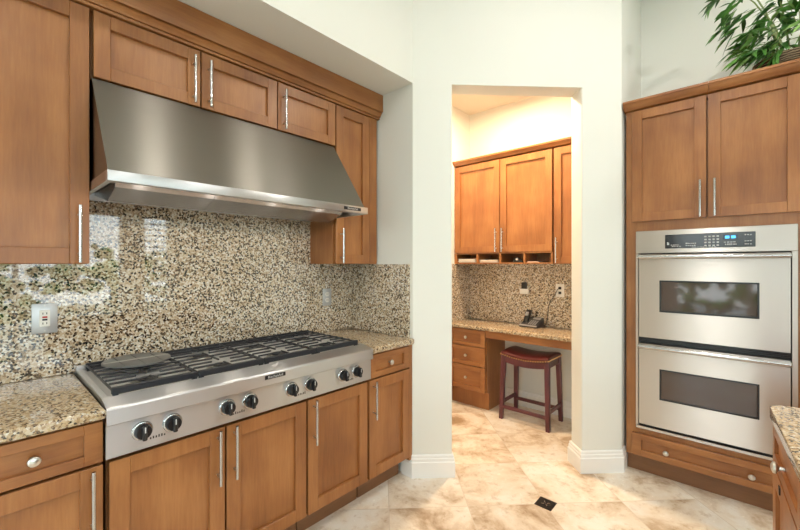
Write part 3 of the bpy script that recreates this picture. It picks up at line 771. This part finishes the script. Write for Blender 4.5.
# ------------------------------------------------------------------ island
import_rot = math.radians(3.6)
ex = Vector((math.cos(import_rot), math.sin(import_rot))); ey = Vector((-math.sin(import_rot), math.cos(import_rot)))
ic = Vector((.062, 1.845))
def ip(u, v): w = ic + ex*u + ey*v; return (w.x, w.y)
def ibox(mb, u0, u1, v0, v1, z0, z1):
    mb.prism([ip(u0, v0), ip(u1, v0), ip(u1, v1), ip(u0, v1)], Wxyz, z0, z1)
poly = rounded([ip(0, 0), ip(1.3, 0), ip(1.3, -1.5), ip(0, -1.5)], {0: .03})
slab('island_countertop', poly, .876, .915, 'granite_top', 'tan-looking granite corner of the island countertop in front of the ovens', .012)
t = thing('island_cabinet', (.7, 1.1, 0), 'wooden island cabinet with a satin knob under the tan-looking granite corner', 'cabinet')
m = MB(); ibox(m, .030, 1.26, -1.46, -.028, .10, .876); m.build('body', M['wood'], t, 0)
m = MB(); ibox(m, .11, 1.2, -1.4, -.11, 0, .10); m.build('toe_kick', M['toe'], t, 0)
def iside(v0, v1, z0, z1, nm, rail):
    m = MB(); u0, u1 = .007, .0295
    for q in ((v0, v0+rail, z0, z1), (v1-rail, v1, z0, z1), (v0+rail, v1-rail, z0, z0+rail), (v0+rail, v1-rail, z1-rail, z1)): ibox(m, u0, u1, q[0], q[1], q[2], q[3])
    d = m.build(nm, M['wood'], t, 0)
    m = MB(); ibox(m, u0+.010, u1-.001, v0+rail-.003, v1-rail+.003, z0+rail-.003, z1-rail+.003); m.build('panel', M['wood'], d, 0)
    return d
d = iside(-.50, -.036, .735, .865, 'drawer', .035)
w = ip(.016, -.20)
k = MB(); k.lathe([(0, 0), (.0075, 0), (.0065, .012), (.015, .017), (.0175, .021), (.016, .027), (.009, .0305), (0, .0315)], (w[0], w[1], .772), (-ex.x, -ex.y, 0), 20); k.build('knob', M['nickel'], d)
d = iside(-.50, -.036, .13, .725, 'door', .06)
m = MB(); ibox(m, .004, .008, -.20, -.178, .690, .712); m.build('latch', M['black'], d, 0)

# ------------------------------------------------------------------ floor inset
m = MB(); m.box(-.910, -.812, 2.167, 2.264, -.002, .0022, .0008); o = tag(m.build('floor_inset', M['tileblack'], None), 'small square black stone inset set in the travertine floor', 'floor tile')
m = MB()
for a in range(4):
    q = a*PI/2+.4; m.tube([(-.861+.008*math.cos(q), 2.215+.008*math.sin(q), .0022), (-.861+.017*math.cos(q+.4), 2.215+.017*math.sin(q+.4), .0024), (-.861+.024*math.cos(q+.2), 2.215+.024*math.sin(q+.2), .0022)], .0018, 6)
m.build('motif', M['rust'], o)

# ------------------------------------------------------------------ home office beyond the doorway
FO = -3.19; OW = 3.60
t = thing('desk_drawer_unit', (-2.02, 3.4, 0), 'honey wood three-drawer unit under the left end of the office desk', 'drawer unit')
carcass(t, 'R', XW+.003, -1.812, -OW+.003, FO-.036, .168, .772); 
m = MB(); fb(m, 'R', XW+.003, -1.812, -OW+.003, -3.262, 0, .170); m.build('toe_kick', M['wood'], t)
for z0, z1, rz in ((.606, .764, .032), (.418, .599, .036), (.176, .411, .042)):
    d = shaker(t, 'R', XW+.008, -1.815, z0, z1, FO, 'drawer', .045, 'woodh', rz); knob(d, 'R', (XW-1.81)/2, FO-.010, (z0+z1)/2, .015)
slab('desk_countertop', [(XW+.001, 3.155), (-.737, 3.155), (-.737, OW-.001), (XW+.001, OW-.001)], .775, .812, 'granite_top', 'tan-looking granite desktop holding the telephone in the small office', .010)
m = MB(); fb(m, 'R', -1.809, -.740, -3.215, -3.193, .705, .774, .001); tag(m.build('desk_apron', M['woodh'], None), 'wooden apron rail under the granite desktop above the stool', 'apron')
m = MB(); m.box(XW+.016, -.737, OW-.0155, OW-.0005, .813, 1.402); tag(m.build('granite_backsplash', M['granite'], None, 0), 'speckled granite splash behind the office telephone', 'backsplash')
m = MB(); m.box(XW+.0005, XW+.0155, 2.9, OW-.0005, .813, 1.402); tag(m.build('granite_backsplash', M['granite'], None, 0), 'narrow granite splash on the side wall at the end of the office desk', 'backsplash')
# upper cabinet with cubbies
FOU = -3.30
t = thing('office_wall_cabinet', (-1.72, 3.45, 1.40), 'two-door honey wood office wall cabinet with four paper cubbies below', 'cabinet')
ux0, ux1 = XW+.003, -1.222
carcass(t, 'R', ux0, ux1, -OW+.018, FOU-.036, 1.507, 2.412)
m = MB()
fb(m, 'R', ux0, ux1, -OW+.018, FOU-.004, 1.402, 1.414); fb(m, 'R', ux0, ux1, -OW+.018, -OW+.028, 1.414, 1.506); fb(m, 'R', ux0, ux1, -3.34, FOU-.004, 1.498, 1.5065)
m.build('cubby_frame', M['wood'], t, 0)
cub = [(-2.205, -1.972), (-1.955, -1.727), (-1.708, -1.486), (-1.470, -1.240)]
for u0, u1 in ((ux0, -2.205), (-1.972, -1.955), (-1.727, -1.708), (-1.486, -1.470), (-1.240, ux1)):
    m = MB(); fb(m, 'R', u0, u1, -OW+.028, FOU-.004, 1.414, 1.498); m.build('divider', M['wood'], t, 0)
d = shaker(t, 'R', -2.226, -1.722, 1.511, 2.392, FOU, 'door', .060); bar_handle(d, 'R', -1.752, FOU, 1.516, 1.738)
d = shaker(t, 'R', -1.714, -1.227, 1.511, 2.392, FOU, 'door', .060); bar_handle(d, 'R', -1.686, FOU, 1.516, 1.738)
t = thing('office_wall_cabinet', (-.98, 3.45, 1.40), 'full-height honey wood office wall cabinet partly hidden by the door jamb', 'cabinet')
carcass(t, 'R', -1.219, -.739, -OW+.018, FOU-.036, 1.402, 2.412)
d = shaker(t, 'R', -1.212, -.745, 1.404, 2.392, FOU, 'door', .060); bar_handle(d, 'R', -1.186, FOU, 1.410, 1.625)
oc = [(3.36, 2.410), (3.305, 2.405), (3.296, 2.408), (3.292, 2.416), (3.284, 2.422), (3.274, 2.436), (3.268, 2.438), (3.268, 2.452), (3.36, 2.452)]
m = MB(); m.prism(oc, lambda a, c, h: (h, a, c), XW+.002, -.738); tag(m.build('crown_molding', M['woodh'], None, 40), 'wood crown molding along the top of the office wall cabinets', 'molding')
# cubby contents
def papers(c, n, w, label, name, mats, dz=.0062):
    t = thing(name, ((cub[c][0]+cub[c][1])/2, 3.40, 1.414), label, 'papers'); rnd = random.Random(c+2)
    u0 = cub[c][0]+.008
    for k in range(n):
        m = MB(); j = rnd.uniform(0, .010); fb(m, 'R', u0+j, u0+w+j-.006, -3.53, -3.312-rnd.uniform(0, .012), 1.4145+k*dz, 1.4145+(k+1)*dz-.0008); m.build('sheets', M[mats[k % len(mats)]], t, 0)
papers(0, 6, .205, 'tall pile of white papers in the first cubby', 'paper_stack', ['paper'])
papers(1, 4, .200, 'low pile of white and tan papers in the second cubby', 'paper_stack', ['paper', 'paper', 'paper_pink', 'paper'], .0068)
papers(3, 1, .110, 'thin tan booklet lying in the last cubby', 'booklet', ['paper_pink'], .010)
t = thing('tape_dispenser', (-1.56, 3.36, 1.4145), 'small dark tape dispenser in the third cubby', 'dispenser')
m = MB(); m.prism([(-1.60, 1.4145), (-1.51, 1.4145), (-1.512, 1.428), (-1.535, 1.440), (-1.555, 1.461), (-1.578, 1.461), (-1.595, 1.445)], lambda a, c, h: (a, h, c), 3.335, 3.362); m.build('body', M['black'], t)
m = MB(); m.cyl((-1.563, 3.333, 1.444), (-1.563, 3.364, 1.444), .011, n=18); m.build('hub', M['whiteplastic'], t)
# wall plates
yb = OW-.0155
t = thing('wall_phone_jack', (-1.258, yb, 1.156), 'cream jack plate with black cord on the office splash', 'wall plate')
m = MB(); fb(m, 'R', -1.298, -1.220, -yb, -yb+.006, 1.096, 1.216, .003, 2); m.build('cover_plate', M['whiteplastic'], t)
for z in (1.178, 1.134):
    m = MB(); fb(m, 'R', -1.272, -1.246, -yb+.005, -yb+.008, z-.012, z+.012, .001); m.build('socket', M['slot'], t)
t = thing('cordless_charger', (-1.59, yb, 1.15), 'black handset in a small cream wall charger above the phone', 'charger')
m = MB(); fb(m, 'R', -1.636, -1.548, -yb, -yb+.035, 1.108, 1.158, .005, 2); m.build('base', M['whiteplastic'], t)
m = MB(); fb(m, 'R', -1.622, -1.572, -yb+.003, -yb+.028, 1.156, 1.222, .006, 2); m.build('handset', M['black'], t)
m = MB(); m.tube([(-1.272, yb-.010, 1.170), (-1.276, yb-.024, 1.165), (-1.30, yb-.010, 1.115), (-1.34, yb-.008, 1.06), (-1.365, yb-.008, 1.00), (-1.367, yb-.010, .93), (-1.375, yb-.016, .86), (-1.39, yb-.018, .822), (-1.41, yb-.026, .817)], .0032, 7)
tag(m.build('phone_cord', M['black'], None), 'thin black cord from the jack plate down behind the telephone', 'cord')
# desk phone
pc = Vector((-1.475, 3.475, .8125)); pr = Matrix.Rotation(math.radians(-6), 3, 'Z')
t = thing('desk_phone', pc, 'silver and black cordless telephone on the office desk', 'telephone')
def P3(x, y, z): return tuple(pc + pr @ Vector((x, y, z)))
def wedge(x0, x1, y0, y1, zf, zb, nm, mk, z0=0.0, y1b=None, bev=.004):
    m = MB(); m.prism([(y0, z0), (y1, z0), (y1, zb), (y0, zf)], lambda a, c, h: P3(h, a, c), x0, x1)
    if bev: bmesh.ops.bevel(m.bm, geom=m.bm.edges[:], offset=bev, segments=2, profile=.5, affect='EDGES')
    return m.build(nm, M[mk], t)
wedge(-.090, .085, -.080, .060, .014, .085, 'base', 'phonedark')
def on_face(x0, x1, s0, s1, h, nm, mk, par):   # s along the slope
    f = lambda s: (-.080 + .150*s, .016 + .069*s)
    m = MB(); a0, c0 = f(s0); a1, c1 = f(s1)
    m.prism([(a0, c0-.002), (a1, c1-.002), (a1-.42*h, c1+.9*h), (a0-.42*h, c0+.9*h)], lambda a, c, hh: P3(hh, a, c), x0, x1); return m.build(nm, M[mk], par, 0)
on_face(-.088, .083, -.02, .07, .004, 'front_lip', 'phonegrey', t)
face = on_face(-.020, .076, .08, .95, .004, 'keypad', 'black', t)
on_face(-.008, .066, .68, .88, .0055, 'screen', 'phonegrey', face)
m = MB()
for r in range(4):
    for c in range(4):
        s = .16+r*.12; a, z = -.080+.150*s, .016+.069*s; x = -.005+c*.021
        m.prism([(a-.005, z), (a+.005, z+.0046), (a+.003, z+.010), (a-.007, z+.0054)], lambda a, c, hh: P3(hh, a, c), x-.006, x+.006)
m.build('key', M['phonegrey'], face, 0)
hs = MB(); hs.prism([(-.040, .036), (-.010, .048), (.058, .128), (.056, .146), (.038, .152), (.016, .138)], lambda a, c, h: P3(h, a, c), -.078, -.032)
bmesh.ops.bevel(hs.bm, geom=hs.bm.edges[:], offset=.006, segments=2, profile=.5, affect='EDGES'); hs = hs.build('handset', M['black'], t)
m = MB(); m.prism([(-.008, .098), (.014, .130), (.010, .134), (-.012, .102)], lambda a, c, h: P3(h, a, c), -.070, -.040); m.build('earpiece', M['phonegrey'], hs, 0)

# stool
sc_ = Vector((-1.425, 3.325, 0))
t = thing('saddle_stool', sc_, 'dark cherry stool with burgundy leather saddle seat tucked at the office desk', 'stool')
def saddle_z(u): return .562 + .026*abs(u)**1.8
NU, NV = 17, 9
def seatgrid(hw, hd, z_of, th):
    m = MB(); top = []; bot = []
    for i in range(NU):
        u = -1+2*i/(NU-1); rt_, rb_ = [], []
        for j in range(NV):
            v = -1+2*j/(NV-1); e = 1-max(abs(u)**9, abs(v)**8)*.22
            rt_.append(m.bm.verts.new((sc_.x+u*hw, sc_.y+v*hd, z_of(u)+th*e*(1-.25*v*v)))); rb_.append(m.bm.verts.new((sc_.x+u*hw, sc_.y+v*hd, z_of(u))))
        top.append(rt_); bot.append(rb_)
    for g in (top, bot):
        for i in range(NU-1):
            for j in range(NV-1): m.bm.faces.new((g[i][j], g[i+1][j], g[i+1][j+1], g[i][j+1]))
    for i in range(NU-1):
        for j in (0, NV-1): m.bm.faces.new((top[i][j], top[i+1][j], bot[i+1][j], bot[i][j]))
    for j in range(NV-1):
        for i in (0, NU-1): m.bm.faces.new((top[i][j], top[i][j+1], bot[i][j+1], bot[i][j]))
    return m
seat = seatgrid(.219, .158, lambda u: saddle_z(u)-.008, .056).build('seat', M['leather'], t, 50, 1)
m = MB()
def nail(x, y, z, ax): m.lathe([(.0068, -.004), (.0066, .001), (.005, .0036), (0, .0046)], (x, y, z), ax, 8)
for i in range(21):
    u = -1+2*i/20
    for sgn in (-1, 1): nail(sc_.x+u*.214, sc_.y+sgn*.157, saddle_z(u)-.001, (0, sgn, 0))
for j in range(11):
    v = -.92+1.84*j/10
    for sgn in (-1, 1): nail(sc_.x+sgn*.218, sc_.y+v*.152, saddle_z(1)-.001, (sgn, 0, 0))
m.build('nailhead_trim', M['brass'], seat)
for sgn in (-1, 1):
    m = MB(); yy = sc_.y+sgn*.135; NN = 12
    for i in range(NN):
        u0, u1 = -.95+1.9*i/NN, -.95+1.9*(i+1)/NN
        x0, x1 = sc_.x+u0*.21, sc_.x+u1*.21
        m.prism([(x0, saddle_z(u0)-.066), (x1, saddle_z(u1)-.066), (x1, saddle_z(u1)-.009), (x0, saddle_z(u0)-.009)], lambda a, c, h: (a, h, c), yy-.010, yy+.010)
    bmesh.ops.remove_doubles(m.bm, verts=m.bm.verts[:], dist=1e-5); m.build('apron', M['mahogany'], t, 0)
    m = MB(); xx = sc_.x+sgn*.198; m.box(xx-.010, xx+.010, sc_.y-.125, sc_.y+.125, saddle_z(.95)-.066, saddle_z(.95)-.009); m.build('apron', M['mahogany'], t, 0)
for sx in (-1, 1):
    for sy in (-1, 1):
        xt, yt, xb, yb_ = sc_.x+sx*.196, sc_.y+sy*.128, sc_.x+sx*.212, sc_.y+sy*.150
        m = MB(); a, c = .0205, .0165; ztop = saddle_z(.93)-.008
        lo = [m.bm.verts.new((xb+i*c, yb_+j*c, .0)) for i, j in ((-1, -1), (1, -1), (1, 1), (-1, 1))]
        hi = [m.bm.verts.new((xt+i*a, yt+j*a, ztop)) for i, j in ((-1, -1), (1, -1), (1, 1), (-1, 1))]
        m.bm.faces.new(lo[::-1]); m.bm.faces.new(hi)
        for k in range(4): m.bm.faces.new((lo[k], lo[(k+1) % 4], hi[(k+1) % 4], hi[k]))
        bmesh.ops.bevel(m.bm, geom=m.bm.edges[:], offset=.003, segments=2, profile=.5, affect='EDGES')
        m.build('leg', M['mahogany'], t, 30)
for sgn in (-1, 1):
    m = MB(); y_ = sc_.y+sgn*.145; m.box(sc_.x-.200, sc_.x+.200, y_-.009, y_+.009, .095, .125, .002); m.build('stretcher', M['mahogany'], t)
    m = MB(); x_ = sc_.x+sgn*.2085; m.box(x_-.009, x_+.009, sc_.y-.135, sc_.y+.135, .135, .165, .002); m.build('stretcher', M['mahogany'], t)
